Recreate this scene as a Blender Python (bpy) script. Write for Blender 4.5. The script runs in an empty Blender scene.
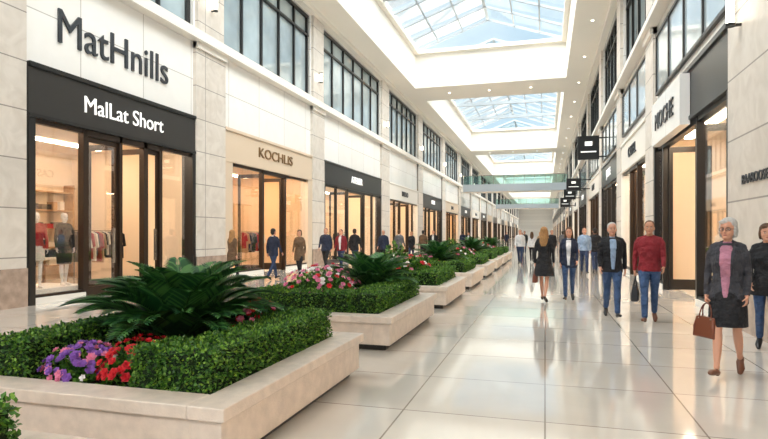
import bpy, math, random
import numpy as np
from mathutils import Vector, Matrix
from mathutils.bvhtree import BVHTree
random.seed(7); rng=np.random.default_rng(7)
scene=bpy.context.scene
COL=scene.collection
try:
    scene.view_settings.view_transform='Standard'
    scene.view_settings.look='None'
    scene.view_settings.exposure=.52
except Exception as e: print(e)
rad=math.radians
def c(r,g,b):
    f=lambda v:(v/255/12.92) if v/255<=.04045 else ((v/255+.055)/1.055)**2.4
    return (f(r),f(g),f(b),1)
def sc(col,k): return (min(col[0]*k,1),min(col[1]*k,1),min(col[2]*k,1),1)
def mat(name,col,rough=.5,metal=0,emit=None,estr=0,var=0,vscale=4,bump=0,bscale=40,spec=.5,detail=4,bd=.02):
    m=bpy.data.materials.new(name); m.use_nodes=True
    nt=m.node_tree; N=nt.nodes; L=nt.links
    p=N['Principled BSDF']
    p.inputs['Base Color'].default_value=col; p.inputs['Roughness'].default_value=rough
    p.inputs['Metallic'].default_value=metal; p.inputs['Specular IOR Level'].default_value=spec
    if emit: p.inputs['Emission Color'].default_value=emit; p.inputs['Emission Strength'].default_value=estr
    if var or bump: tc=N.new('ShaderNodeTexCoord')
    if var:
        n=N.new('ShaderNodeTexNoise'); n.inputs['Scale'].default_value=vscale; n.inputs['Detail'].default_value=detail
        L.new(tc.outputs['Object'],n.inputs['Vector'])
        r=N.new('ShaderNodeValToRGB'); r.color_ramp.elements[0].position=.35; r.color_ramp.elements[1].position=.65
        r.color_ramp.elements[0].color=sc(col,1-var); r.color_ramp.elements[1].color=sc(col,1+var)
        L.new(n.outputs['Fac'],r.inputs['Fac']); L.new(r.outputs['Color'],p.inputs['Base Color'])
    if bump:
        n2=N.new('ShaderNodeTexNoise'); n2.inputs['Scale'].default_value=bscale
        L.new(tc.outputs['Object'],n2.inputs['Vector'])
        b=N.new('ShaderNodeBump'); b.inputs['Strength'].default_value=bump; b.inputs['Distance'].default_value=bd
        L.new(n2.outputs['Fac'],b.inputs['Height']); L.new(b.outputs['Normal'],p.inputs['Normal'])
    return m
def tile_mat(name,col,mort,w,h,axes='xy',rough=.15,offset=0,ms=.006,var=.05,vscale=1.2,spec=.5,coat=0):
    m=bpy.data.materials.new(name); m.use_nodes=True
    nt=m.node_tree; N=nt.nodes; L=nt.links; p=N['Principled BSDF']
    p.inputs['Roughness'].default_value=rough; p.inputs['Specular IOR Level'].default_value=spec
    p.inputs['Coat Weight'].default_value=coat; p.inputs['Coat Roughness'].default_value=.05
    tc=N.new('ShaderNodeTexCoord'); s=N.new('ShaderNodeSeparateXYZ'); cb=N.new('ShaderNodeCombineXYZ')
    L.new(tc.outputs['Object'],s.inputs[0])
    L.new(s.outputs['XYZ'.index(axes[0].upper())],cb.inputs[0]); L.new(s.outputs['XYZ'.index(axes[1].upper())],cb.inputs[1])
    br=N.new('ShaderNodeTexBrick'); br.offset=offset; br.squash=1
    br.inputs['Scale'].default_value=1; br.inputs['Brick Width'].default_value=w; br.inputs['Row Height'].default_value=h
    br.inputs['Mortar Size'].default_value=ms; br.inputs['Mortar Smooth'].default_value=.1
    br.inputs['Color1'].default_value=sc(col,1.03); br.inputs['Color2'].default_value=sc(col,.94); br.inputs['Mortar'].default_value=mort
    L.new(cb.outputs[0],br.inputs['Vector'])
    n=N.new('ShaderNodeTexNoise'); n.inputs['Scale'].default_value=vscale; n.inputs['Detail'].default_value=8; n.inputs['Distortion'].default_value=1.5
    L.new(tc.outputs['Object'],n.inputs['Vector'])
    r=N.new('ShaderNodeValToRGB'); r.color_ramp.elements[0].position=.35; r.color_ramp.elements[1].position=.65
    r.color_ramp.elements[0].color=(1-var*1.6,1-var*1.8,1-var*2,1); r.color_ramp.elements[1].color=(1,1,1,1)
    L.new(n.outputs['Fac'],r.inputs['Fac'])
    mx=N.new('ShaderNodeMix'); mx.data_type='RGBA'; mx.blend_type='MULTIPLY'; mx.inputs['Factor'].default_value=1
    L.new(br.outputs['Color'],mx.inputs['A']); L.new(r.outputs['Color'],mx.inputs['B']); L.new(mx.outputs['Result'],p.inputs['Base Color'])
    return m
def glass_mat(name,tint=(1,1,1,1),refl=.08,rough=.02,k=.4):
    m=bpy.data.materials.new(name); m.use_nodes=True
    nt=m.node_tree; N=nt.nodes; L=nt.links; N.clear()
    o=N.new('ShaderNodeOutputMaterial'); t=N.new('ShaderNodeBsdfTransparent'); g=N.new('ShaderNodeBsdfGlossy')
    t.inputs[0].default_value=tint; g.inputs['Roughness'].default_value=rough; g.inputs['Color'].default_value=(1,1,1,1)
    lw=N.new('ShaderNodeLayerWeight'); lw.inputs['Blend'].default_value=.35
    ma=N.new('ShaderNodeMath'); ma.operation='MULTIPLY_ADD'; ma.inputs[1].default_value=k; ma.inputs[2].default_value=refl
    L.new(lw.outputs['Fresnel'],ma.inputs[0])
    mx=N.new('ShaderNodeMixShader'); L.new(ma.outputs[0],mx.inputs[0]); L.new(t.outputs[0],mx.inputs[1]); L.new(g.outputs[0],mx.inputs[2]); L.new(mx.outputs[0],o.inputs[0])
    return m
# ---------- materials
M_floor=tile_mat('polished_floor_tile',c(228,222,213),c(160,150,140),1.2,1.2,'xy',.10,0,.008,.05,.7,.5,.5)
M_white=tile_mat('white_panel',c(242,240,236),c(186,181,175),2.2,1.3,'yz',.25,.0,.012,.015)
M_stone=tile_mat('stone_pilaster',c(220,212,202),c(150,142,134),4,1.05,'yz',.4,.0,.014,.08,2)
M_plinth=mat('brown_marble',c(172,150,134),.25,var=.2,vscale=5)
M_ceil=mat('ceiling_plaster',c(244,239,229),.8)
M_trim=mat('trim_plaster',c(236,231,222),.5)
M_black=mat('black_metal',c(30,28,27),.3)
M_dk=mat('charcoal_panel',c(48,45,43),.35)
M_bronze=mat('bronze_frame',c(56,42,32),.35,.4)
M_beige=mat('beige_panel',c(216,196,172),.4)
M_beige2=mat('gold_letters',c(140,108,70),.35,.5)
M_let=mat('dark_letters',c(48,52,58),.35)
M_letw=mat('white_letters',c(250,248,242),.5,emit=(1,1,1,1),estr=.4)
M_wglass=mat('window_glass',c(172,186,190),.05,.1,var=.3,vscale=.35,spec=.9)
M_pglass=mat('pale_glass_panel',c(186,198,204),.08,.25,var=.12,vscale=.3,spec=.8)
M_glass=glass_mat('shop_glass',(.97,.97,.97,1),.02,.02,.18)
M_glassR=glass_mat('shop_glass_reflective',(.97,.97,.97,1),.04,.02,.35)
M_sky=glass_mat('skylight_glass',(.93,.97,.98,1),.02)
M_rail=glass_mat('rail_glass',(.66,.86,.84,1),.1)
M_wf=mat('white_steel',c(166,174,180),.4)
M_shopw=mat('shop_wall_warm',c(242,224,200),.7)
M_shopw2=mat('shop_wall_amber',c(236,206,168),.7)
M_shopf=mat('shop_floor',c(220,202,180),.25)
M_lamp=mat('warm_lamp',(1,.8,.55,1),.5,emit=(1,.80,.58,1),estr=18)
M_lampf=mat('warm_lamp_far',(1,.8,.55,1),.5,emit=(1,.78,.54,1),estr=12)
M_spot=mat('downlight',(1,.9,.75,1),.5,emit=(1,.9,.72,1),estr=5)
M_wood=mat('oak_wood',c(180,140,100),.45,var=.15,vscale=8)
M_chrome=mat('brushed_steel',c(190,185,178),.25,.9)
GAR=[mat('fabric_'+n,c(*v),.85) for n,v in dict(cream=(225,215,200),navy=(40,48,70),black=(30,30,32),red=(165,45,50),tan=(180,145,110),grey=(120,118,116)).items()]
# ---------- mesh builder
class MB:
    def __init__(s): s.v=[];s.f=[];s.m=[];s.mats=[]
    def mi(s,m):
        if m not in s.mats: s.mats.append(m)
        return s.mats.index(m)
    def raw(s,vs,fs,m):
        o=len(s.v); k=s.mi(m); s.v+= [tuple(v) for v in vs]
        for f in fs: s.f.append(tuple(i+o for i in f)); s.m.append(k)
    def box(s,x0,x1,y0,y1,z0,z1,m):
        s.raw([(x0,y0,z0),(x1,y0,z0),(x1,y1,z0),(x0,y1,z0),(x0,y0,z1),(x1,y0,z1),(x1,y1,z1),(x0,y1,z1)],
              [(0,3,2,1),(4,5,6,7),(0,1,5,4),(1,2,6,5),(2,3,7,6),(3,0,4,7)],m)
    def beam(s,p0,p1,w,h,m):
        p0=Vector(p0);p1=Vector(p1);t=(p1-p0).normalized()
        a=t.cross(Vector((0,0,1)))
        if a.length<.01:a=Vector((1,0,0))
        a.normalize();b=a.cross(t)
        vs=[]
        for p in(p0,p1):
            for sa,sb in((-1,-1),(1,-1),(1,1),(-1,1)): vs.append(p+a*(sa*w/2)+b*(sb*h/2))
        s.raw(vs,[(0,1,2,3),(7,6,5,4),(0,4,5,1),(1,5,6,2),(2,6,7,3),(3,7,4,0)],m)
    def cyl(s,p0,p1,r,m,n=10,r2=None):
        p0=Vector(p0);p1=Vector(p1);r2=r if r2 is None else r2;t=(p1-p0).normalized()
        a=t.orthogonal().normalized();b=t.cross(a);vs=[]
        for p,q in((p0,r),(p1,r2)):
            for k in range(n): vs.append(p+(a*math.cos(k*2*math.pi/n)+b*math.sin(k*2*math.pi/n))*q)
        s.raw(vs,[(k,(k+1)%n,n+(k+1)%n,n+k) for k in range(n)]+[tuple(range(n-1,-1,-1)),tuple(range(n,2*n))],m)
    def prism(s,pts,off,m):
        n=len(pts);vs=[Vector(p) for p in pts]+[Vector(p)+Vector(off) for p in pts]
        s.raw(vs,[tuple(range(n-1,-1,-1)),tuple(range(n,2*n))]+[(k,(k+1)%n,n+(k+1)%n,n+k) for k in range(n)],m)
    def obj(s,name,parent=None,smooth=False,bevel=0):
        me=bpy.data.meshes.new(name); me.from_pydata(s.v,[],s.f)
        for m in s.mats: me.materials.append(m)
        me.polygons.foreach_set('material_index',s.m)
        if smooth: me.polygons.foreach_set('use_smooth',[True]*len(s.f))
        me.update(); o=bpy.data.objects.new(name,me); COL.objects.link(o)
        if parent: o.parent=parent
        if bevel:
            b=o.modifiers.new('bev','BEVEL'); b.width=bevel; b.segments=2; b.limit_method='ANGLE'
        return o
def empty(name,loc=(0,0,0)):
    o=bpy.data.objects.new(name,None); o.empty_display_size=.2; COL.objects.link(o); return o
XL=-10.8; XR=3.2; YN=-8; YF=250; ZC=12.3
def fb(mb,side,s0,s1,t0,t1,z0,z1,m):
    if side=='L': mb.box(XL+t0,XL+t1,s0,s1,z0,z1,m)
    else: mb.box(XR-t1,XR-t0,s0,s1,z0,z1,m)
def text(name,body,size,side,yc,z,t,m,parent=None,ext=.03,off=0.0,width=None):
    cu=bpy.data.curves.new(name,'FONT'); cu.body=body; cu.size=size; cu.extrude=ext; cu.align_x='CENTER'; cu.offset=off
    cu.materials.append(m); o=bpy.data.objects.new(name,cu); COL.objects.link(o)
    if side=='L': o.location=(XL+t,yc,z); o.rotation_euler=(rad(90),0,rad(90))
    elif side=='R': o.location=(XR-t,yc,z); o.rotation_euler=(rad(90),0,rad(-90))
    if width:
        bpy.context.view_layer.update(); w=o.dimensions.x
        if w>0: o.scale.x=width/w
    if parent: o.parent=parent
    return o
# ---------- floor
mb=MB(); mb.box(-16,8,YN,YF,-.2,0,M_floor); mb.obj('floor')
# ---------- bays
Lb=[(-4,6.3,'beige'),(9.5,15.5,'hero'),(17.2,24.8,'beige'),(26.3,36.6,'black'),(38.6,48,'white')]
y=50; st=['black','beige','black','white']; i=0
while y<236: Lb.append((y,y+10,st[i%4])); y+=12; i+=1
Rb=[(-4,5.5,'black'),(11.1,18.2,'rhero'),(19.5,25.6,'white'),(27,34.2,'black'),(35.6,44.5,'white')]
y=46; i=0
while y<236: Rb.append((y,y+10,st[(i*3)%4])); y+=12; i+=1
NAMES=['SEBANN','ATELIER','JULENE','MODALI','RIVELLO','NORDE','LUMERA','CASTEL']
wn=0; tn=0
def garment(mb,x,y,z,m,s=1,ax='y'):
    pts=[(-.06,0),(.06,0),(.2,-.06),(.26,-.4),(.19,-.42),(.16,-.2),(.17,-.75),(-.17,-.75),(-.16,-.2),(-.19,-.42),(-.26,-.4),(-.2,-.06)]
    if ax=='y': mb.prism([(x+a*s,y,z+b*s) for a,b in pts],(0,.045,0),m)
    else: mb.prism([(x,y+a*s,z+b*s) for a,b in pts],(.045,0,0),m)
def interior(side,y0,y1,par,near,amber):
    mb=MB(); W=M_shopw2 if amber else M_shopw; D=5.0 if near else 4.0
    D2=min(D,5)
    fb(mb,side,y0-.3,y1+.3,-D2-.1,-D2,0,4.4,W)
    fb(mb,side,y0-.3,y0-.2,-D2,-.4,0,4.4,W); fb(mb,side,y1+.2,y1+.3,-D2,-.4,0,4.4,W)
    fb(mb,side,y0-.3,y1+.3,-D2,-.35,4.3,4.4,W)
    fb(mb,side,y0-.2,y1+.2,-D2,-.35,0.001,.02,M_shopf)
    lm=M_lamp if near else M_lampf
    for t in(-.6,-3.0): fb(mb,side,y0+.6,y1-.6,t-.22,t,4.24,4.3,lm)
    n=max(2,int((y1-y0)/2)); w=(y1-y0)/n
    for k in range(n):
        a=y0+k*w+.15; b=a+w-.3
        for z in(.5,1.1,1.7,2.3,2.9): fb(mb,side,a,b,-D2,-D2+.4,z,z+.04,M_wood)
        fb(mb,side,a-.05,a,-D2,-D2+.42,.1,3.2,M_wood); fb(mb,side,b,b+.05,-D2,-D2+.42,.1,3.2,M_wood)
        if near:
            for z in(.54,1.14,1.74,2.34):
                yy=a+.1
                while yy<b-.3:
                    hh=random.uniform(.12,.38); ww=random.uniform(.15,.35)
                    fb(mb,side,yy,yy+ww,-D2+.05,-D2+.33,z,z+hh,random.choice(GAR+[M_trim])); yy+=ww+random.uniform(.05,.25)
    if near:
        def X(t): return XL+t if side=='L' else XR-t
        for (ya,yb,t) in((y0+.5,y0+2.3,-2.6),(y1-2.4,y1-.5,-2.3)):
            x=X(t); mb.cyl((x,ya,1.65),(x,yb,1.65),.018,M_chrome); mb.cyl((x,ya,0),(x,ya,1.65),.018,M_chrome); mb.cyl((x,yb,0),(x,yb,1.65),.018,M_chrome)
            q=ya+.1
            while q<yb-.1: garment(mb,x,q,1.62,random.choice(GAR),random.uniform(.95,1.25)); q+=random.uniform(.08,.14)
        ym=(y0+y1)/2; x=X(-3.2)
        mb.box(x-.5,x+.5,ym-.9,ym+.9,.82,.88,M_trim)
        for dx in(-.42,.42):
            for dy in(-.8,.8): mb.box(x+dx-.03,x+dx+.03,ym+dy-.03,ym+dy+.03,.02,.82,M_wood)
        for k in range(6): mb.box(x-.3+(k%2)*.35,x-.05+(k%2)*.35,ym-.7+.5*(k//2),ym-.35+.5*(k//2),.88,.9+.06*random.randint(1,3),random.choice(GAR))
    mb.obj('shop_interior',par)
for side,bays in(('L',Lb),('R',Rb)):
    wall=MB(); pil=MB(); prev=YN
    for bi,(y0,y1,style) in enumerate(bays):
        near=(style in('hero','rhero')) or (y0>0 and y1<37)
        fb(wall,side,prev,y0,-.4,0,0,ZC,M_white)
        if y0>0:
            p0=prev; p1=y0
            if side=='R' and bi==1: p0=5.5
            if side=='L' and bi==1: p0=7.4; p1=9.42
            fb(pil,side,p0,p1,0,.12,.0,7.7,M_stone); fb(pil,side,p0-.0,p1+.0,.0,.16,0,.82,M_plinth)
            fb(pil,side,p0+.1,p1-.1,0,.12,8.05,ZC,M_stone)
            fb(pil,side,p0,p1,0,.2,7.5,7.7,M_trim)
        fb(wall,side,y0,y1,-.4,0,5.3,8.1,M_white); fb(wall,side,y0,y1,-.4,0,12.0,ZC,M_white)
        prev=y1
        par=empty('storefront')
        fm={'hero':M_black,'rhero':M_black,'black':M_black,'beige':M_beige,'white':M_trim}[style]
        pm={'hero':M_dk,'rhero':M_black,'black':M_black,'beige':M_beige,'white':M_trim}[style]
        mm=M_bronze if style in('beige','white','hero') else M_black
        f=MB()
        fb(f,side,y0,y1,-.3,.08,4.1,5.3,pm); fb(f,side,y0,y1,.08,.13,5.2,5.3,fm); fb(f,side,y0,y1,.08,.12,4.1,4.18,fm)
        pw=.5 if style in('beige',) else .16
        fb(f,side,y0,y0+pw,-.3,.10,0,4.1,fm); fb(f,side,y1-pw,y1,-.3,.10,0,4.1,fm)
        a=y0+pw; b=y1-pw; w=b-a
        if style=='hero': d0,d1=11.1,13.9
        elif style=='rhero': d0,d1=13.6,17.2
        else: d0,d1=a+w*.36,a+w*.66
        def mull(yy,wd=.09,z1=4.1): fb(f,side,yy-wd/2,yy+wd/2,-.12,.04,0,z1,mm)
        for yy in(d0,d1): mull(yy,.12)
        for (q0,q1) in((a,d0),(d1,b)):
            n=max(1,round((q1-q0)/1.7))
            for k in range(1,n): mull(q0+(q1-q0)*k/n,.04)
            fb(f,side,q0,q1,-.25,.06,0,.14,M_trim if style!='black' else M_dk); fb(f,side,q0,q1,-.1,.02,4.0,4.1,mm); fb(f,side,q0,q1,-.1,.02,.14,.2,mm)
        fb(f,side,d0,d1,-.12,.04,3.95,4.1,mm)
        def leaf_flat(q0,q1):
            fb(f,side,q0,q0+.07,-.08,-.02,.02,3.95,mm); fb(f,side,q1-.07,q1,-.08,-.02,.02,3.95,mm)
            fb(f,side,q0+.07,q1-.07,-.08,-.02,.02,.25,mm); fb(f,side,q0+.07,q1-.07,-.08,-.02,3.82,3.95,mm)
            fb(f,side,q1-.2,q1-.17,-.02,.05,.8,1.7,M_chrome)
        def leaf_open(q,dirn=-1):
            t0,t1=(-1.15,-.1)
            fb(f,side,q-.03,q+.03,t0,t0+.1,.02,3.95,mm); fb(f,side,q-.03,q+.03,t1-.1,t1,.02,3.95,mm)
            fb(f,side,q-.03,q+.03,t0+.1,t1-.1,.02,.3,mm); fb(f,side,q-.03,q+.03,t0+.1,t1-.1,3.8,3.95,mm)
        if style=='hero':
            leaf_flat(11.2,12.25); mull(12.3,.1); leaf_open(12.4); leaf_open(13.3); mull(13.25,.14); leaf_flat(13.35,13.85)
        else: leaf_open(d0+.1); leaf_open(d1-.1)
        f.obj('frame',par)
        g=MB()
        def gp(q0,q1,z0=.2,z1=4.0): fb(g,side,q0,q1,-.055,-.045,z0,z1,M_glass if side=='L' else M_glassR)
        gp(a,d0);gp(d1,b)
        if style=='hero': gp(11.3,12.15,.3,3.8)
        g.obj('glass',par)
        interior(side,y0,y1,par,near,style=='beige')
        ym=(y0+y1)/2
        if style=='hero':
            text('sign_letters','MatHnills',1.14,side,12.25,5.98,.03,M_let,par,.02,0,3.9)
            text('sign_letters','MalLat Short',.58,side,12.45,4.5,.1,M_letw,par,.01,0,2.9)
        elif side=='L' and bi==2: text('sign_letters','KOCHLIS',.55,side,21.1,4.55,.1,M_beige2,par,.02,0,3.0)
        elif style=='rhero':
            s=MB(); fb(s,side,13.9,17.3,.09,.3,4.0,5.15,M_white); s.obj('sign_panel',par)
            text('sign_letters','MOCHE',.62,side,15.6,4.35,.32,M_let,par,.015,0,2.2)
        elif 0<y0<100:
            text('sign_letters',NAMES[(bi*3+(side=='R'))%8],.55,side,ym,4.5,.1,M_letw if style=='black' else M_let,par,.02,0)
        wn+=1; u=MB()
        fb(u,side,y0,y1,-.25,-.2,8.1,12.0,M_wglass)
        n=max(3,round((y1-y0)/1.6))
        for k in range(n+1):
            q=y0+(y1-y0)*k/n; q=min(max(q,y0+.06),y1-.06); ww=.05 if 0<k<n else .1
            fb(u,side,q-ww,q+ww if k<n else y1,-.2,-.1,8.1,12.0,M_black)
        for z in(8.1,11.0,11.86): fb(u,side,y0,y1,-.2,-.08,z,z+(.1 if z==11.0 else .14),M_black)
        u.obj('window_%d'%wn)
        if side=='R' and y0>0:
            u=MB(); wn+=1
            fb(u,side,y0+.2,y1-.2,.0,.04,5.7,7.3,M_pglass)
            n=max(2,round((y1-y0)/1.8))
            for k in range(n+1):
                q=y0+.2+(y1-y0-.4)*k/n; fb(u,side,q-.04,q+.04,.0,.08,5.6,7.4,M_dk)
            for z in(5.6,7.3): fb(u,side,y0+.16,y1-.16,0,.08,z,z+.08,M_dk)
            u.obj('window_%d'%wn)
    fb(wall,side,prev,YF,-.4,0,0,ZC,M_white)
    wall.obj('wall_left' if side=='L' else 'wall_right'); tn+=1
    pil.obj('trim_%d'%tn)
    tn+=1; t=MB(); fb(t,side,YN,YF,0,.34,7.7,7.85,M_trim); fb(t,side,YN,YF,0,.26,7.85,8.05,M_trim); fb(t,side,YN,YF,0,.3,12.05,ZC,M_ceil)
    t.obj('trim_%d'%tn)
text('store_sign','BAABOOSE',.22,'R',9.75,2.35,.14,M_let,None,.01,0,1.1)
for side,ys in(('L',(16.35,25.5,37.6,49,61,73)),('R',(10.4,))):
    for q in ys:
        for z in(9.2,) if side=='L' else (5.2,):
            s=MB(); x=XL+.28 if side=='L' else XR-.28; w=XL+.12 if side=='L' else XR-.12
            s.cyl((x,q,z-.2),(x,q,z+.2),.06,M_spot,12); s.cyl((x,q,z-.25),(x,q,z-.2),.075,M_black,12); s.cyl((x,q,z+.2),(x,q,z+.25),.075,M_black,12)
            s.beam((w,q,z-.23),(x,q,z-.23),.05,.04,M_black); s.beam((w,q,z+.23),(x,q,z+.23),.05,.04,M_black); s.obj('wall_sconce')
# ---------- ceiling
ops=[(2,40.4),(44.5,73),(77,105),(109,137),(141,169),(173,201),(205,240)]
A=-9.2;B=1.4
mb=MB(); mb.box(XL-.4,A,YN,YF,ZC,ZC+.3,M_ceil); mb.box(B,XR+.4,YN,YF,ZC,ZC+.3,M_ceil)
pv=YN
for(o0,o1) in ops+[(YF,YF)]:
    if o0>pv: mb.box(A,B,pv,o0,ZC,ZC+.3,M_ceil)
    pv=o1
for(o0,o1) in ops:
    mb.box(A-.15,A,o0-.15,o1+.15,ZC+.3,15,M_ceil); mb.box(B,B+.15,o0-.15,o1+.15,ZC+.3,15,M_ceil)
    mb.box(A,B,o0-.15,o0,ZC+.3,15,M_ceil); mb.box(A,B,o1,o1+.15,ZC+.3,15,M_ceil)
    for z,wd in((14.75,.3),):
        mb.box(A,A+wd,o0,o1,z,z+.25,M_ceil); mb.box(B-wd,B,o0,o1,z,z+.25,M_ceil); mb.box(A+wd,B-wd,o1-wd,o1,z,z+.25,M_ceil); mb.box(A+wd,B-wd,o0,o0+wd,z,z+.25,M_ceil)
mb.obj('ceiling')
for(o0,o1) in ops:
    s=MB(); xc=(A+B)/2; zr=16.9; ze=15.05
    s.raw([(A-.1,o0,ze),(xc,o0,zr),(xc,o1,zr),(A-.1,o1,ze)],[(0,1,2,3)],M_sky)
    s.raw([(B+.1,o0,ze),(xc,o0,zr),(xc,o1,zr),(B+.1,o1,ze)],[(0,1,2,3)],M_sky)
    for yy in(o0,o1): s.raw([(A,yy,ze),(B,yy,ze),(xc,yy,zr)],[(0,1,2)],M_sky)
    n=round((o1-o0)/2.4)
    for k in range(n+1):
        q=o0+(o1-o0)*k/n; s.beam((A,q,ze-.08),(xc,q,zr-.08),.11,.16,M_wf); s.beam((B,q,ze-.08),(xc,q,zr-.08),.11,.16,M_wf)
    for fr in(0,.33,.66,1):
        z=ze+(zr-ze)*fr-.08
        s.beam((A+(xc-A)*fr,o0,z),(A+(xc-A)*fr,o1,z),.09 if 0<fr<1 else .2,.1,M_wf)
        if fr<1: s.beam((B+(xc-B)*fr,o0,z),(B+(xc-B)*fr,o1,z),.09 if fr else .2,.1,M_wf)
    m=4
    for j in range(1,m):
        q=o0+(o1-o0)*j/m; s.beam((A,q,ze),(B,q,ze),.25,.3,M_wf)
        for xx in(-7.5,-5.7,xc,-2.1,-.3): s.beam((xx,q,ze),(xx,q,zr-(zr-ze)*abs(xx-xc)/(xc-A)),.06,.06,M_wf)
    s.obj('skylight')
s=MB()
for q in np.arange(12,110,6.0): s.cyl((2.3,q,ZC-.015),(2.3,q,ZC+.01),.07,M_spot,10)
for q in(42.4,75,107):
    for x in(-7,-4,-1): s.cyl((x,q,ZC-.015),(x,q,ZC+.01),.08,M_spot,10)
s.obj('recessed_downlights')
mb=MB(); mb.box(XL-.4,XR+.4,YF,YF+.4,0,ZC+.3,M_white); mb.obj('wall_back')
# ---------- bridges
for q in(74,125):
    mb=MB(); x0=XL+.41;x1=XR-.41
    mb.box(XL+.01,XR-.01,q,q+3,7.1,7.69,M_trim)
    mb.box(x0,x1,q-.02,q,7.1,8.05,M_wf); mb.box(x0,x1,q,q+3,7.69,8.0,M_trim)
    mb.box(x0,x1,q+.05,q+.07,8.0,9.15,M_rail); mb.box(x0,x1,q+.02,q+.1,9.15,9.22,M_chrome)
    for k in range(11): x=x0+.01+k*1.3; mb.box(x,x+.05,q+.02,q+.1,8,9.15,M_chrome)
    mb.obj('footbridge')
for(y_,x0,x1,z0,z1) in((31.5,1.68,2.75,5.5,6.75),(43,1.5,2.5,4.7,5.6),(52,1.6,2.6,4.6,5.5),(64,1.6,2.6,4.5,5.5)):
    s=MB(); s.box(x0,x1,y_,y_+.15,z0,z1,M_black); s.box(x0+.35,x1-.35,y_-.02,y_,z0+.58*(z1-z0),z0+.76*(z1-z0),M_letw); s.box(x0+.15,x1-.15,y_-.02,y_,z0+.3*(z1-z0),z0+.35*(z1-z0),M_letw)
    s.box(x1,XR,y_+.04,y_+.1,z1-.15,z1-.08,M_black); s.box(x1,XR,y_+.04,y_+.1,z0+.1,z0+.17,M_black); s.obj('blade_sign')
# ---------- planters
M_pl=mat('planter_marble',c(232,217,203),.35,var=.08,vscale=9,detail=10,bump=.15,bscale=90)
M_soil=mat('soil',c(50,38,30),.95,bump=.8,bscale=60)
M_g1=mat('leaf_green',c(74,122,38),.5); M_g2=mat('leaf_dark',c(42,84,26),.5); M_g3=mat('leaf_light',c(122,166,56),.5)
M_gc=mat('hedge_core',c(24,46,16),.9)
M_p1=mat('cycad_green',c(38,90,44),.38); M_p2=mat('cycad_light',c(84,138,68),.4)
M_red=mat('petal_red',c(210,28,40),.6); M_pur=mat('petal_purple',c(140,88,180),.6); M_pink=mat('petal_pink',c(230,130,164),.6); M_wh=mat('petal_white',c(244,238,236),.6)
def quads(name,V,mi,mats):
    V=np.asarray(V,dtype=np.float32).reshape(-1,3); n=len(V)//4
    me=bpy.data.meshes.new(name); me.vertices.add(len(V)); me.vertices.foreach_set('co',V.ravel())
    me.loops.add(len(V)); me.loops.foreach_set('vertex_index',np.arange(len(V),dtype=np.int32))
    me.polygons.add(n); me.polygons.foreach_set('loop_start',np.arange(0,4*n,4,dtype=np.int32)); me.polygons.foreach_set('loop_total',np.full(n,4,dtype=np.int32))
    for m in mats: me.materials.append(m)
    me.polygons.foreach_set('material_index',np.asarray(mi,dtype=np.int32)); me.update(); me.validate()
    o=bpy.data.objects.new(name,me); COL.objects.link(o); return o
def leafset(P,Nrm,size,spread=.9):
    n=len(P); D=Nrm+rng.normal(0,spread,(n,3)); D/=np.linalg.norm(D,axis=1)[:,None]
    R=rng.normal(0,1,(n,3)); S=np.cross(D,R); S/=np.linalg.norm(S,axis=1)[:,None]+1e-9
    L=(size*rng.uniform(.7,1.3,n))[:,None]; W=L*.32
    return np.stack([P,P+D*L*.5+S*W,P+D*L,P+D*L*.5-S*W],1)
def boxpts(b,dens):
    x0,x1,y0,y1,z0,z1=b; out=[];nn=[]
    for ax,(lo,hi) in enumerate(((x0,x1),(y0,y1),(z0,z1))):
        o=[i for i in range(3) if i!=ax]; bb=((x0,x1),(y0,y1),(z0,z1))
        ar=(bb[o[0]][1]-bb[o[0]][0])*(bb[o[1]][1]-bb[o[1]][0])
        for sgn,val in((-1,lo),(1,hi)):
            if ax==2 and sgn<0: continue
            n=int(ar*dens); p=np.zeros((n,3)); p[:,ax]=val
            for q in o: p[:,q]=rng.uniform(bb[q][0],bb[q][1],n)
            wob=.014*np.sin(p[:,o[0]]*17+val)*np.cos(p[:,o[1]]*21)
            p[:,ax]+=sgn*(wob+rng.uniform(-.03,.006,n)); N=np.zeros((n,3)); N[:,ax]=sgn
            out.append(p);nn.append(N)
    return np.concatenate(out),np.concatenate(nn)
def hedge(boxes,dens,size,name='boxwood_hedge'):
    V=[];core=MB()
    for b in boxes:
        P,N=boxpts(b,dens); V.append(leafset(P,N,size).reshape(-1,3))
        e=.03; core.box(b[0]+e,b[1]-e,b[2]+e,b[3]-e,b[4],b[5]-e,M_gc)
    V=np.concatenate(V); n=len(V)//4
    par=empty(name); o=quads('foliage',V,rng.choice([0,1,2],n,p=[.5,.25,.25]),[M_g1,M_g2,M_g3]); o.parent=par
    core.obj('core',par)
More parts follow.
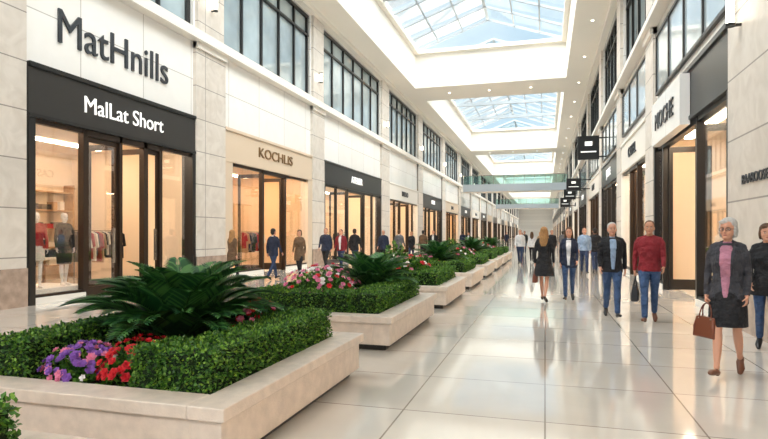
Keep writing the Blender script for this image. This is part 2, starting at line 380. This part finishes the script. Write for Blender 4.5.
def bush(cent,rx,ry,rz,n,size,name,flowers=None,par=None,nf=0):
    u=rng.normal(0,1,(n,3)); u/=np.linalg.norm(u,axis=1)[:,None]; u[:,2]=np.abs(u[:,2])
    rr=rng.uniform(.55,1,n)[:,None]; P=np.array(cent)+u*rr*np.array([rx,ry,rz])
    V=leafset(P,u+np.array([0,0,.4]),size,.6).reshape(-1,3); mi=list(rng.choice([0,1,2],n,p=[.45,.35,.2])); mats=[M_g1,M_g2,M_g3]
    if flowers:
        for k in range(nf):
            d=rng.normal(0,1,3); d/=np.linalg.norm(d); d[2]=abs(d[2])*.8+.25
            p=np.array(cent)+d*np.array([rx,ry,rz])*rng.uniform(.9,1.1); fm=flowers[k%len(flowers)]
            if fm not in mats: mats.append(fm)
            fi=mats.index(fm); r=random.uniform(.028,.042)*(size/.05 if size>.05 else 1)
            nrm=d/np.linalg.norm(d)+np.array([.1,-.3,.3]); nrm/=np.linalg.norm(nrm)
            a=np.cross(nrm,[0,0,1.]); a/=np.linalg.norm(a)+1e-9; b=np.cross(nrm,a); q=[]
            for lay,(rs,up,off) in enumerate(((1,.25,0),(.65,.6,.5))):
                for j in range(6):
                    an=(j+off)*math.pi/3; dr=a*math.cos(an)+b*math.sin(an); sd=-a*math.sin(an)+b*math.cos(an)
                    q+=[p,p+dr*r*rs*.6+sd*r*rs*.45+nrm*r*up*.5,p+dr*r*rs+nrm*r*up,p+dr*r*rs*.6-sd*r*rs*.45+nrm*r*up*.5]; mi.append(fi)
            V=np.concatenate([V,np.array(q)])
    return quads(name,V,mi,mats)
def cycad(x,y,z,R,n,name='sago_palm',m=30,wk=1,lk=.26):
    V=[];mi=[];par=empty(name); t=MB()
    for k in range(n):
        az=k*2.39996+random.uniform(-.2,.2); fr=k/n; el=rad(86-52*fr+random.uniform(-6,6)); L=R*random.uniform(.92,1.15)*(1.0 if fr>.25 else .9)
        p=np.array([x,y,z])+np.array([math.cos(az),math.sin(az),0])*.05; e=el; st=L/m
        h=np.array([math.cos(az),math.sin(az),0]); sd=np.array([-math.sin(az),math.cos(az),0]); prev=p.copy()
        for j in range(m):
            e-=rad(58)/m*(.3+1.4*j/m); d=h*math.cos(e)+np.array([0,0,1.])*math.sin(e); up=-h*math.sin(e)+np.array([0,0,1.])*math.cos(e)
            p=p+d*st; s=j/m
            if s>.1:
                ll=R*lk*math.sin(math.pi*min(1,.15+.80*s))**.7
                for sg in(-1,1):
                    q=sd*sg*.72+d*.62+up*.30; q/=np.linalg.norm(q); wv=np.cross(q,up); wv/=np.linalg.norm(wv); w=R*.015*wk
                    tip=p+q*ll+np.array([0,0,-.03*R])
                    V+=[p,p+q*ll*.45+wv*w,tip,p+q*ll*.45-wv*w]; mi.append(0 if random.random()<.55 else 1)
            for sg in(-1,1): V+=[prev+sd*.006*sg,prev+up*.008,p+up*.006,p+sd*.005*sg]; mi.append(1)
            prev=p.copy()
    o=quads('fronds',V,mi,[M_p1,M_p2]); o.parent=par
    for k in range(5): t.cyl((x,y,z-.12+k*.04),(x,y,z-.07+k*.04),.12-.012*k,M_wood,10,.09-.012*k)
    t.obj('trunk',par)
PX0,PX1=-4.45,-1.92; ZR=.46
def planter(y0,y1,x0=PX0,x1=PX1):
    m=MB(); r=.27
    m.box(x0+.12,x1-.12,y0+.12,y1-.12,0,.09,M_dk)
    def ring(a,z0,z1,w,mt):
        m.box(x0+a,x0+a+w,y0+a,y1-a,z0,z1,mt); m.box(x1-a-w,x1-a,y0+a,y1-a,z0,z1,mt)
        m.box(x0+a+w,x1-a-w,y0+a,y0+a+w,z0,z1,mt); m.box(x0+a+w,x1-a-w,y1-a-w,y1-a,z0,z1,mt)
    ring(.04,.08,.37,.23,M_pl); ring(0,.37,ZR,r,M_pl)
    m.box(x0+.2,x1-.2,y0+.2,y1-.2,.1,.40,M_soil)
    m.obj('planter',bevel=.008)
specs=[(-.7,2.45),(3.07,5.87),(7.05,10.2),(11.4,14.4),(15.6,18.7),(19.9,23),(24.2,27.2),(28.4,31.4),(32.6,35.6)]
for i,(y0,y1) in enumerate(specs):
    x0,x1=(PX0,PX1) if i else (-4.45,-2.1)
    planter(y0,y1,x0,x1)
    dens,size=((4200,.03) if i==1 else (2600,.036) if i in(0,2) else (1300,.05) if i<5 else (600,.07))
    if i==0: dens=3000
    e=.28 if i else .34; w=.42; zt=.74; X0=x0+e;X1=x1-e;Y0=y0+e;Y1=y1-e
    bx=[(X1-w,X1,Y0,Y1,.4,zt),(X0,X0+w,Y0,Y1,.4,zt-.02),(X0+w,X1-w,Y1-.35,Y1,.4,zt-.01)]
    if i==1: bx.append((-2.85,X1-w,Y0,Y0+w,.4,zt-.01)); bx[1]=(X0,X0+.36,Y0,Y1,.4,zt)
    else: bx.append((X0+w,X1-w,Y0,Y0+w,.4,zt-.01))
    hedge(bx,dens,size)
    xc=(x0+x1)/2; yc=(y0+y1)/2
    if i==1:
        cycad(-3.36,4.62,.5,.92,80,m=36,lk=.27)
        bush((-3.3,3.75,.4),.48,.42,.2,1400,.05,'flower_bed',[M_pink,M_pur,M_red,M_pur,M_wh],None,30)
        bush((-3.52,3.62,.4),.28,.28,.26,500,.04,'flower_bed',[M_pur,M_pur,M_pur,M_pink],None,120)
        bush((-3.08,3.74,.4),.24,.34,.3,500,.045,'flower_bed',[M_red],None,90)
        bush((-2.72,5.0,.42),.16,.5,.42,900,.045,'flower_bed',[M_red,M_red,M_pink],None,90)
    elif i==2:
        bush((-3.4,8.2,.4),.6,.7,.6,2600,.06,'flower_bed',[M_pink,M_wh,M_pink,M_pink,M_red],None,160)
        cycad(-2.85,9.1,.6,.75,56,m=24,wk=1.2)
    elif i in(4,6,8):
        cycad(xc,yc,.6,.9,40,m=20,wk=1.6)
        bush((xc-.2,yc-.8,.4),.5,.5,.5,700,.08,'flower_bed',[M_red,M_pink],None,20)
    elif i>0:
        bush((xc+.1,yc,.4),.6,.9,.62,1100,.09,'flower_bed',[M_red,M_wh,M_pink],None,36)
        bush((xc-.3,yc+.3,.5),.4,.4,.85,600,.1,'shrub')
# ---------- people
SK=mat('skin',c(206,152,126),.55); SK2=mat('skin_tan',c(190,138,110),.55)
EYE=mat('eye_dark',c(50,36,30),.3); EYW=mat('eye_white',c(225,220,216),.3); LIP=mat('lips',c(168,86,80),.5)
HG=mat('hair_grey',c(186,184,180),.7,bump=.4,bscale=150,var=.15,vscale=40); HB=mat('hair_brown',c(84,58,38),.7,bump=.4,bscale=150,var=.3,vscale=40); HBL=mat('hair_blonde',c(166,122,74),.65,bump=.4,bscale=150,var=.25,vscale=40); HK=mat('hair_black',c(38,30,28),.6,bump=.4,bscale=150)
CL=lambda n,r,g,b: mat(n,c(r,g,b),.85,bump=1.0,bscale=11,bd=.07,var=.16,vscale=7)
BLZ=CL('blazer_charcoal',60,60,66); BLK=CL('cloth_black',28,28,32); NAV=CL('cloth_navy',36,44,66); RED=CL('sweater_maroon',132,30,40); JEA=CL('denim_blue',60,84,122); JED=CL('denim_dark',44,58,88)
MAU=CL('blouse_mauve',178,122,142); WHT=CL('shirt_white',224,224,226); LBL=CL('shirt_blue',150,172,200); BRN=CL('coat_brown',106,82,60); TAN=CL('coat_tan',160,132,102); GRY=CL('cloth_grey',104,104,108)
SHB=mat('shoe_brown',c(110,66,42),.4); SHK=mat('shoe_black',c(26,24,24),.35); MANQ=mat('mannequin_white',c(235,230,224),.4)
BAGB=mat('leather_brown',c(112,58,36),.4); BAGK=mat('leather_black',c(34,30,30),.35)
V3=Vector
class Body:
    def __init__(s): s.v=[];s.f=[];s.m=[];s.mats=[];s.ev=[];s.ef=[];s.em=[];s.xf=None
    def mi(s,m):
        if m not in s.mats: s.mats.append(m)
        return s.mats.index(m)
    def loft(s,rings,m,n=16,extra=False):
        V,F,M=(s.ev,s.ef,s.em) if extra else (s.v,s.f,s.m); k=s.mi(m); o=len(V)
        T=s.xf or (lambda p:p)
        for(cn,a,b) in rings:
            for j in range(n):
                an=2*math.pi*j/n; V.append(T(cn+a*math.cos(an)+b*math.sin(an)))
        R=len(rings)
        for r in range(R-1):
            for j in range(n):
                F.append((o+r*n+j,o+r*n+(j+1)%n,o+(r+1)*n+(j+1)%n,o+(r+1)*n+j)); M.append(k)
        F.append(tuple(o+j for j in range(n-1,-1,-1))); M.append(k)
        F.append(tuple(o+(R-1)*n+j for j in range(n))); M.append(k)
    def limb(s,pts,rads,m,flat=1,n=12,extra=False,ref=None):
        pts=[V3(p) for p in pts]; rings=[]; N=len(pts)
        tan=[(pts[min(i+1,N-1)]-pts[max(i-1,0)]).normalized() for i in range(N)]
        def fr(t):
            a=V3(ref) if ref else V3((1,0,0))
            if abs(t.dot(a))>.9: a=V3((0,1,0))
            a=(a-t*a.dot(t)).normalized(); return a,t.cross(a)
        a,b=fr(tan[0]); rings.append((pts[0]-tan[0]*rads[0]*.6,a*rads[0]*.6,b*rads[0]*.6*flat))
        for p,r,t in zip(pts,rads,tan): a,b=fr(t); rings.append((p,a*r,b*r*flat))
        a,b=fr(tan[-1]); rings.append((pts[-1]+tan[-1]*rads[-1]*.6,a*rads[-1]*.6,b*rads[-1]*.6*flat))
        s.loft(rings,m,n,extra)
    def ell(s,cn,r,m,extra=False,n=14):
        cn=V3(cn); rings=[]; K=8
        for i in range(K+1):
            ph=-math.pi/2+math.pi*(i+.15)/(K+.3); z=math.sin(ph);q=math.cos(ph)
            rings.append((cn+V3((0,0,r[2]*z)),V3((r[0]*q,0,0)),V3((0,r[1]*q,0))))
        s.loft(rings,m,n,extra)
TM=[(.86,.158,.112,.01),(.95,.160,.116,.01),(1.05,.148,.110,.005),(1.15,.154,.111,0),(1.28,.176,.120,0),(1.37,.184,.112,.005),(1.42,.160,.094,.01),(1.45,.115,.075,.015),(1.475,.07,.062,.015)]
TF=[(.86,.166,.118,.012),(.95,.163,.12,.012),(1.05,.130,.1,.002),(1.13,.125,.094,-.002),(1.26,.146,.12,-.01),(1.35,.150,.1,.002),(1.40,.132,.082,.01),(1.43,.095,.068,.015),(1.46,.06,.056,.015)]
def prof(T,z):
    if z<=T[0][0]: return T[0][1:]
    for a,b in zip(T,T[1:]):
        if z<=b[0]:
            t=(z-a[0])/(b[0]-a[0]); return tuple(a[i]+(b[i]-a[i])*t for i in(1,2,3))
    return T[-1][1:]
def person(name,x,y,yaw,h,sex='m',top=BLK,bottom=JEA,shirt=None,skin=SK,hairm=HB,hair='short',shoe=SHK,skirt=None,legs=(22,6,-14,22),arms=(-16,7,14,20,7,22),hem=.84,puff=.018,voxel=.014,hold=(False,False),turn=0,glasses=False,z0=0,scarf=None,brow=None):
    B=Body(); T=TF if sex=='f' else TM
    bare=skirt is not None; lm=skin if bare else bottom; lows=[]
    k=.92 if sex=='f' else 1
    for sx,hp,kn,bk in((1,legs[0],legs[1],legs[0]<legs[2]),(-1,legs[2],legs[3],legs[2]<legs[0])):
        a=rad(hp); bb=rad(hp-kn); H=V3((.085*sx,0.01,.91)); K=H+V3((0,-math.sin(a),-math.cos(a)))*.43; K.x-=.012*sx
        An=K+V3((0,-math.sin(bb),-math.cos(bb)))*.41; An.x-=.012*sx
        L=lambda p,q,t:p.lerp(q,t)
        if bare:
            bc=V3((0,.012,0))
            B.limb([H,L(H,K,.4),L(H,K,.8),K,L(K,An,.28)+bc,L(K,An,.6)+bc*.6,L(K,An,.85),An],[.092*k,.078*k,.058*k,.05*k,.053*k,.042,.03,.031],lm)
        else:
            B.limb([H,L(H,K,.4),L(H,K,.8),K,L(K,An,.3),L(K,An,.7),L(K,An,.97)],[.1*k,.086*k,.067*k,.06*k,.061*k,.053*k,.05*k],lm)
            B.limb([L(K,An,.8),An],[.036,.036],shoe)
        pit=0 if not bk else rad(min(50,max(0,kn*1.2+4-hp*.4)))
        if not bk and hp>12: pit=rad(-10)
        if abs(hp)<8 and kn<8: pit=0
        Rm=Matrix.Rotation(pit,3,'X')
        F=lambda v: An+Rm@V3(v)
        out=.02*sx
        pts=[F((0,.045,-.045)),F((0,-.03,-.042)),F((out,-.12,-.052)),F((out,-.185,-.058))]; rd=[.034,.04,.042,.028]
        B.limb(pts,rd,shoe,.75,ref=(1,0,0))
        B.limb([F((0,.045,-.03)),F((0,.045,-.07))],[.026,.024],shoe,1)
        lows+= [p.z-r*.8 for p,r in zip(pts,rd)]+[F((0,.045,-.085)).z]
    low=min(lows)
    if bare:
        hw=skirt.get('w',.2); hz=skirt.get('hem',.52); dd0=skirt.get('d',.19)
        zs=[hz,(hz+.9)/2,.88,.96,1.04]; ws=[hw,(hw+.185)/2,.178,.172,prof(T,1.04)[0]+.01]; ds=[dd0,(dd0+.15)/2+.01,.145,.135,prof(T,1.04)[1]+.01]
        B.loft([(V3((0,.01,z)),V3((w,0,0)),V3((0,d,0))) for z,w,d in zip(zs,ws,ds)],skirt['m'],20)
    else:
        B.loft([(V3((0,prof(T,z)[2],z)),V3((prof(T,z)[0],0,0)),V3((0,prof(T,z)[1],0))) for z in(.84,.9,.96,1.02,1.08)],bottom,18)
    zs=[hem,(hem+.95)/2,.97,1.05,1.13,1.2,1.27,1.34,1.39,1.42,1.445,1.465]
    B.loft([(V3((0,prof(T,z)[2],z)),V3((prof(T,z)[0]+puff*(1 if z<1.4 else .55)+(.010 if z<.95 else 0),0,0)),V3((0,prof(T,z)[1]+puff*(1 if z<1.4 else .6),0))) for z in zs],top,20)
    for sx in(1,-1): B.limb([(sx*.03,.02,1.475),(sx*.10,.015,1.442),(sx*(.17 if sex=='m' else .142),.01,1.412)],[.036,.042,.05],top)
    if shirt:
        rg=[];lapL=[]
        zz=(hem+.06,1.0,1.08,1.16,1.25,1.33,1.40,1.44)
        for z in zz:
            t=(z-hem)/(1.45-hem); w=.02+.05*t if z<1.42 else .045
            p=prof(T,z); yy=p[2]-p[1]-puff*(1 if z<1.4 else .6)+.004
            rg.append((V3((0,yy,z)),V3((w,0,0)),V3((0,.014,0)))); lapL.append((w,yy,z))
        B.loft(rg,shirt,10)
        for sx in(1,-1):
            B.limb([(sx*(w+.012),yy+.004,z) for w,yy,z in lapL[1:7]]+[(sx*.06,.0,1.485)],[.010,.011,.013,.02,.026,.024,.016],top,.5,10)
    B.limb([(0,.02,1.42),(0,.012,1.48),(0,0,1.57)],[.06,.052 if sex=='m' else .043,.05 if sex=='m' else .043],skin)
    B.limb([(0,.02,1.44),(0,.018,1.478)],[.078 if sex=='m' else .064,.064 if sex=='m' else .054],scarf or (shirt or top))
    Rz=Matrix.Rotation(rad(turn),3,'Z'); hs=1.02 if sex=='m' else .98
    B.xf=lambda p:V3(((Rz@p).x*hs,(Rz@p).y*hs,1.507+p.z*hs))
    hd=[(0,.022,.026,-.058),(.018,.042,.05,-.04),(.05,.056,.074,-.018),(.085,.066,.088,-.006),(.12,.070,.092,.002),(.155,.074,.098,.006),(.185,.07,.09,.008),(.21,.054,.07,.008),(.228,.028,.038,.008)]
    B.loft([(V3((0,q[3],q[0])),V3((q[1],0,0)),V3((0,q[2],0))) for q in hd],skin,18)
    B.limb([(0,-.088,.122),(0,-.101,.098),(0,-.108,.084)],[.007,.010,.013],skin,1)
    B.ell((0,-.084,.020),(.022,.018,.016),skin)
    for sx in(1,-1):
        B.ell((sx*.074,.008,.1),(.012,.02,.032),skin)
        B.ell((sx*.03,-.084,.115),(.0135,.009,.007),EYW,True,10)
        B.ell((sx*.03,-.089,.115),(.0085,.006,.0068),EYE,True,8)
        B.ell((sx*.031,-.089,.134),(.019,.008,.0042),brow or (HB if hairm is HG else hairm),True,8)
        B.ell((sx*.04,-.07,.08),(.02,.018,.018),skin)
        if glasses:
            for j in range(12):
                a0=j*math.pi/6;a1=(j+1)*math.pi/6
                B.limb([(sx*.032+.025*math.cos(a0),-.106,.115+.019*math.sin(a0)),(sx*.032+.025*math.cos(a1),-.106,.115+.019*math.sin(a1))],[.0028,.0028],EYE,1,6,True)
            B.limb([(sx*.057,-.104,.12),(sx*.078,0,.12)],[.0025,.0025],EYE,1,6,True)
    B.ell((0,-.088,.050),(.022,.008,.006),LIP,True,10)
    if hair:
        B.ell((0,.022,.163),(.082,.098,.082),hairm)
        B.ell((0,.048,.105),(.076,.068,.085),hairm)
        if hair in('bob','grey'):
            B.ell((0,.03,.168),(.092,.104,.09),hairm)
            B.ell((0,.055,.10),(.088,.075,.10),hairm)
            for sx in(1,-1): B.ell((sx*.076,.022,.10),(.022,.05,.08),hairm)
            B.ell((-.03,-.062,.198),(.05,.03,.022),hairm)
        if hair=='long':
            B.ell((0,.025,.166),(.088,.102,.088),hairm)
            B.loft([(V3((0,.04,.17)),V3((.086,0,0)),V3((0,.085,0))),(V3((0,.05,.08)),V3((.09,0,0)),V3((0,.068,0))),(V3((0,.07,-.03)),V3((.096,0,0)),V3((0,.055,0))),(V3((0,.09,-.14)),V3((.09,0,0)),V3((0,.045,0))),(V3((0,.1,-.22)),V3((.06,0,0)),V3((0,.03,0)))],hairm)
            for sx in(1,-1): B.limb([(sx*.074,-.005,.15),(sx*.082,.01,.06),(sx*.088,.02,-.04),(sx*.08,.03,-.12)],[.022,.025,.026,.018],hairm)
    B.xf=None
    grips=[]; sw=.186 if sex=='m' else .158
    for sx,al,be,el,hd_ in((1,arms[0],arms[1],arms[2],hold[0]),(-1,arms[3],arms[4],arms[5],hold[1])):
        S=V3((sx*sw,.008,1.392)); a=rad(al); b=rad(be)
        du=V3((sx*math.sin(b),-math.sin(a)*math.cos(b),-math.cos(a)*math.cos(b)))
        a2=rad(al+el); b2=b*.1; df=V3((sx*math.sin(b2),-math.sin(a2)*math.cos(b2),-math.cos(a2)*math.cos(b2)))
        E=S+du*.28; W=E+df*.245
        th=1 if sex=='m' else .86
        B.limb([S-du*.01-V3((sx*.03,0,-.005)),S+du*.05,S+du*.17,E,E.lerp(W,.4),E.lerp(W,.93)],[.060*th,.059*th,.049*th,.043*th,.040*th,.032*th],top)
        B.limb([E.lerp(W,.85),W],[.026*th,.025*th],skin)
        d=df.normalized(); fw=V3((0,-1,0)); w=(fw-d*fw.dot(d)).normalized(); nn=V3((-sx,0,0)); nn=(nn-d*nn.dot(d)).normalized()
        hk=.95 if sex=='m' else .86
        rg=[]
        for t,ww,tt in((-.01,.024,.02),(.02,.034,.018),(.06,.04,.016),(.088,.036,.013)): rg.append((W+d*t*hk,w*ww*hk,nn*tt*hk))
        B.loft(rg,skin,12)
        for j,(o,ln) in enumerate(((.030,.07),(.0102,.078),(-.0102,.073),(-.030,.057))):
            p=W+d*.08*hk+w*o*hk; cu=0; dd=d; P=[W+d*.06*hk+w*o*.9*hk,p]; step=(70 if hd_ else 16+4*j)
            for q in(.42,.32,.26):
                cu+=rad(step); dd=d*math.cos(cu)+nn*math.sin(cu)+w*(o*2.2 if not hd_ else 0); p=p+dd*ln*q*hk; P.append(p)
            B.limb(P,[.009*hk,.0088*hk,.0084*hk,.0076*hk,.006*hk],skin,1,8)
        tp=W+d*.025*hk+w*.026*hk
        tdir=(d*.75+w*.5+nn*(.3 if not hd_ else .8)).normalized()
        B.limb([tp,tp+tdir*.03*hk,tp+tdir*.052*hk+nn*.004,tp+(tdir*.07+nn*.016+d*.006)*hk],[.014*hk,.0115*hk,.010*hk,.0075*hk],skin,1,8)
        grips.append(W+d*.1*hk+nn*.012)
    s=h/1.75
    me=bpy.data.meshes.new('t'); me.from_pydata([tuple(V3(v)*s) for v in B.v],[],B.f)
    ob=bpy.data.objects.new('t',me); COL.objects.link(ob)
    r=ob.modifiers.new('r','REMESH'); r.mode='VOXEL'; r.voxel_size=voxel; r.adaptivity=0
    sm=ob.modifiers.new('s','SMOOTH'); sm.factor=.5; sm.iterations=2
    dg=bpy.context.evaluated_depsgraph_get(); dg.update(); em=bpy.data.meshes.new_from_object(ob.evaluated_get(dg))
    bv=BVHTree.FromPolygons([V3(v)*s for v in B.v],B.f)
    V=[tuple(v.co) for v in em.vertices]; F=[tuple(p.vertices) for p in em.polygons]; MI=[B.m[bv.find_nearest(p.center)[2]] for p in em.polygons]
    o=len(V); V+= [tuple(V3(v)*s) for v in B.ev]; F+=[tuple(i+o for i in f) for f in B.ef]; MI+=B.em
    V=[(a,b,cc-low*s) for a,b,cc in V]
    fm=bpy.data.meshes.new(name); fm.from_pydata(V,[],F)
    for m in B.mats: fm.materials.append(m)
    fm.polygons.foreach_set('material_index',MI); fm.polygons.foreach_set('use_smooth',[True]*len(F)); fm.update()
    po=bpy.data.objects.new(name,fm); COL.objects.link(po); po.location=(x,y,z0); po.rotation_euler=(0,0,rad(yaw))
    bpy.data.objects.remove(ob); bpy.data.meshes.remove(em)
    R=Matrix.Rotation(rad(yaw),3,'Z')
    return [R@(V3((g.x*s,g.y*s,(g.z-low)*s)))+V3((x,y,z0)) for g in grips]
def handbag(g,yaw,m,w=.3,h=.22,d=.11,drop=.16):
    mb=MB(); n=12
    R=Matrix.Rotation(rad(yaw),3,'Z'); g=V3(g)
    T=lambda p:R@V3(p)+g
    prof_=[(-.5,-1),(-.46,-1.02),(.46,-1.02),(.5,-1),(.47,-.5),(.42,-.04),(.38,0),(-.38,0),(-.42,-.04),(-.47,-.5)]
    layers=[(-d/2,.86),(-d*.42,1),(d*.42,1),(d/2,.86)]; vs=[]
    for dx,k in layers:
        for a,b in prof_: vs.append(T((dx*(1 if b<-.3 else .55),a*w*k,-drop+(b*.5*k+b*.5)*h)))
    P=len(prof_); fs=[tuple(range(P-1,-1,-1)),tuple(range(3*P,4*P))]
    for l in range(3): fs+=[(l*P+j,l*P+(j+1)%P,(l+1)*P+(j+1)%P,(l+1)*P+j) for j in range(P)]
    mb.raw(vs,fs,m)
    for dx in(-d*.2,d*.2):
        pts=[]
        for j in range(n+1):
            an=math.pi*j/n; pts.append(T((dx*(1-math.sin(an)),math.cos(an)*w*.27,-drop+math.sin(an)*drop)))
        for a,b in zip(pts,pts[1:]): mb.cyl(a,b,.008,m,6)
    for dy in(-.27,.27): mb.cyl(T((-d*.3,dy*w,-drop-.02)),T((d*.3,dy*w,-drop-.02)),.012,M_chrome,8)
    mb.obj('handbag',bevel=.004)
g=person('elderly_woman',1.90,6.85,-26,1.70,'f',BLZ,BLK,shirt=MAU,hairm=HG,hair='grey',shoe=SHB,skirt=dict(m=BLK,w=.195,hem=.55,d=.2),legs=(-12,22,20,6),arms=(-4,7,28,2,8,10),hem=.80,puff=.022,voxel=.0062,hold=(False,True),turn=-6,glasses=True,scarf=MAU)
handbag(g[1],30,BAGB,.3,.22,.12,.15)
person('woman_in_jacket',2.78,8.4,-14,1.66,'f',BLK,JEA,shirt=None,hairm=HB,hair='bob',voxel=.009,legs=(18,5,-12,20),arms=(-10,7,20,14,7,24),hem=.76,puff=.024)
g=person('man_in_red_sweater',1.74,10.6,-12,1.76,'m',RED,JEA,skin=SK2,hairm=HB,hair='short',shoe=SHB,voxel=.0085,legs=(-13,20,20,5),arms=(12,7,34,-6,9,16),hem=.88,puff=.02,hold=(False,True))
handbag(g[1],-12,BAGK,.34,.26,.12,.16)
person('man_in_dark_jacket',1.19,11.1,2,1.74,'m',BLK,JEA,shirt=LBL,hairm=HG,hair='short',voxel=.0085,legs=(18,5,-13,20),arms=(-12,8,20,10,8,24),hem=.83,puff=.024)
person('woman_in_blazer',.53,13.6,-6,1.68,'f',NAV,JEA,shirt=WHT,hairm=HB,hair='long',voxel=.01,legs=(-12,20,20,5),arms=(12,7,30,-8,7,20),hem=.78,puff=.018)
g=person('woman_in_black_dress',-.02,13.3,172,1.68,'f',BLK,BLK,hairm=HBL,hair='long',voxel=.01,skirt=dict(m=BLK,w=.25,hem=.58,d=.22),legs=(14,5,-10,18),arms=(-6,10,8,4,10,14),hem=.95,puff=.012,hold=(True,False))
handbag(g[0],172,BAGB,.28,.2,.1,.15)
mid=[
('woman_in_brown_coat',-9.5,15.7,170,1.66,'f',BRN,BLK,'long',HBL,.72),
('man_in_dark_coat',-8.84,17.2,165,1.72,'m',NAV,JED,'short',HK,.8),
('woman_in_long_coat',-8.3,18.1,12,1.68,'f',BRN,BLK,'bob',HB,.62),
('man_in_navy_jacket',-8.6,21.3,5,1.76,'m',NAV,BLK,'short',HB,.82),
('man_in_maroon_jacket',-8.2,22,0,1.72,'m',RED,JED,'short',HK,.84),
('man_in_black_jacket',-7.9,22.9,175,1.74,'m',BLK,JED,'short',HK,.82),
('man_in_black_jacket',-7.3,25.3,-5,1.72,'m',NAV,BLK,'short',HG,.8),
('man_in_grey_jacket',-7.0,27.1,170,1.74,'m',GRY,BLK,'short',HB,.8),
('woman_in_black_coat',-7.1,30.2,0,1.66,'f',BLK,JED,'bob',HBL,.7),
('man_in_maroon_jacket',-6.7,31.4,180,1.74,'m',BRN,BLK,'short',HK,.82),
('man_in_black_jacket',-6.4,32.9,0,1.74,'m',BLK,BLK,'short',HB,.82),
('man_in_white_shirt',1.42,22.3,4,1.74,'m',LBL,JED,'short',HB,.9),
('man_in_black_jacket',1.9,23.6,180,1.76,'m',BLK,JED,'short',HK,.82),
('man_in_white_shirt',-1.2,28.8,0,1.74,'m',WHT,JED,'short',HB,.9),
('woman_in_white_top',-.7,32,180,1.66,'f',WHT,BLK,'long',HB,.85),
('man_in_black_jacket',.35,31,5,1.74,'m',BLK,BLK,'short',HB,.82),
('woman_in_tan_coat',-.3,38,0,1.66,'f',TAN,BLK,'bob',HBL,.7),
('man_in_grey_jacket',1.2,42,178,1.75,'m',GRY,BLK,'short',HK,.82),
('man_in_black_jacket',-1.5,44,0,1.75,'m',BLK,JED,'short',HK,.82),
('woman_in_black_coat',-5.5,42,0,1.67,'f',BLK,BLK,'long',HB,.7),
('man_in_navy_jacket',-6.5,46,180,1.74,'m',NAV,BLK,'short',HK,.82),
('man_in_white_shirt',2.0,50,0,1.74,'m',WHT,BLK,'short',HK,.9),
('man_in_black_jacket',.6,56,180,1.75,'m',BLK,BLK,'short',HK,.82),
('woman_in_red_coat',-2.2,58,0,1.67,'f',RED,BLK,'long',HB,.7),
('man_in_navy_jacket',-4,62,0,1.74,'m',NAV,BLK,'short',HK,.82),
]
for k,(nm,x,y_,yw,h,sx,tp,bt,hr,hm,he) in enumerate(mid):
    ph=random.choice([1,-1]); a=random.uniform(14,22); b=random.uniform(9,14)
    lg=(a,5,-b,20) if ph>0 else (-b,20,a,5); ar=(-12*ph,8,16,12*ph,8,20)
    person(nm,x,y_,yw,h,sx,tp,bt,hairm=hm,hair=hr,voxel=.012 if y_<20 else .016 if y_<34 else .024,legs=lg,arms=ar,hem=he,puff=.024,shirt=(WHT if k%3==1 and tp not in(WHT,) else None))
# mannequins + podium
mb=MB(); mb.box(-12.5,-11.16,9.7,11.6,.021,.28,M_trim); mb.obj('display_podium',bevel=.01)
person('mannequin',-11.45,10.35,60,1.78,'f',GAR[3],GAR[0],skin=MANQ,hair=None,shoe=MANQ,hairm=MANQ,voxel=.011,legs=(4,3,-3,3),arms=(5,10,10,-2,10,14),hem=.9,z0=.28,skirt=dict(m=GAR[0],w=.18,hem=.62,d=.15))
person('mannequin',-11.45,11.15,70,1.80,'f',GAR[2],GAR[2],skin=MANQ,hair=None,shoe=MANQ,hairm=MANQ,voxel=.011,legs=(-3,3,4,3),arms=(-3,10,14,5,10,10),hem=.9,z0=.28,skirt=dict(m=GAR[2],w=.16,hem=.5,d=.14))
# ---------- lights
w=bpy.data.worlds.new('world'); scene.world=w; w.use_nodes=True; N=w.node_tree.nodes; L=w.node_tree.links
bg=N['Background']; tc=N.new('ShaderNodeTexCoord'); nz=N.new('ShaderNodeTexNoise'); nz.inputs['Scale'].default_value=2.5; nz.inputs['Detail'].default_value=6
rp=N.new('ShaderNodeValToRGB'); rp.color_ramp.elements[0].color=(.44,.60,.72,1); rp.color_ramp.elements[1].color=(.78,.87,.93,1); rp.color_ramp.elements[0].position=.35; rp.color_ramp.elements[1].position=.7
L.new(tc.outputs['Generated'],nz.inputs['Vector']); L.new(nz.outputs['Fac'],rp.inputs['Fac']); L.new(rp.outputs['Color'],bg.inputs['Color']); bg.inputs['Strength'].default_value=.9
for ry,en in((42,6.0),(-42,6.0)):  # opposed pair of soft fill lamps added to brighten both facades and people's fronts
    sd=bpy.data.lights.new('facade_fill','SUN'); sd.energy=en; sd.angle=rad(60); sd.color=(1,.965,.92); so=bpy.data.objects.new('facade_fill',sd); COL.objects.link(so); so.rotation_euler=(rad(22),rad(ry),0)
# ---------- camera
cd=bpy.data.cameras.new('camera'); cam=bpy.data.objects.new('camera',cd); COL.objects.link(cam)
cam.location=(0,0,1.55); cam.rotation_euler=(rad(90),0,rad(16.04)); cd.lens=26.25; cd.sensor_width=36; cd.shift_y=.0189; cd.clip_end=500; cd.clip_start=.05
scene.camera=cam
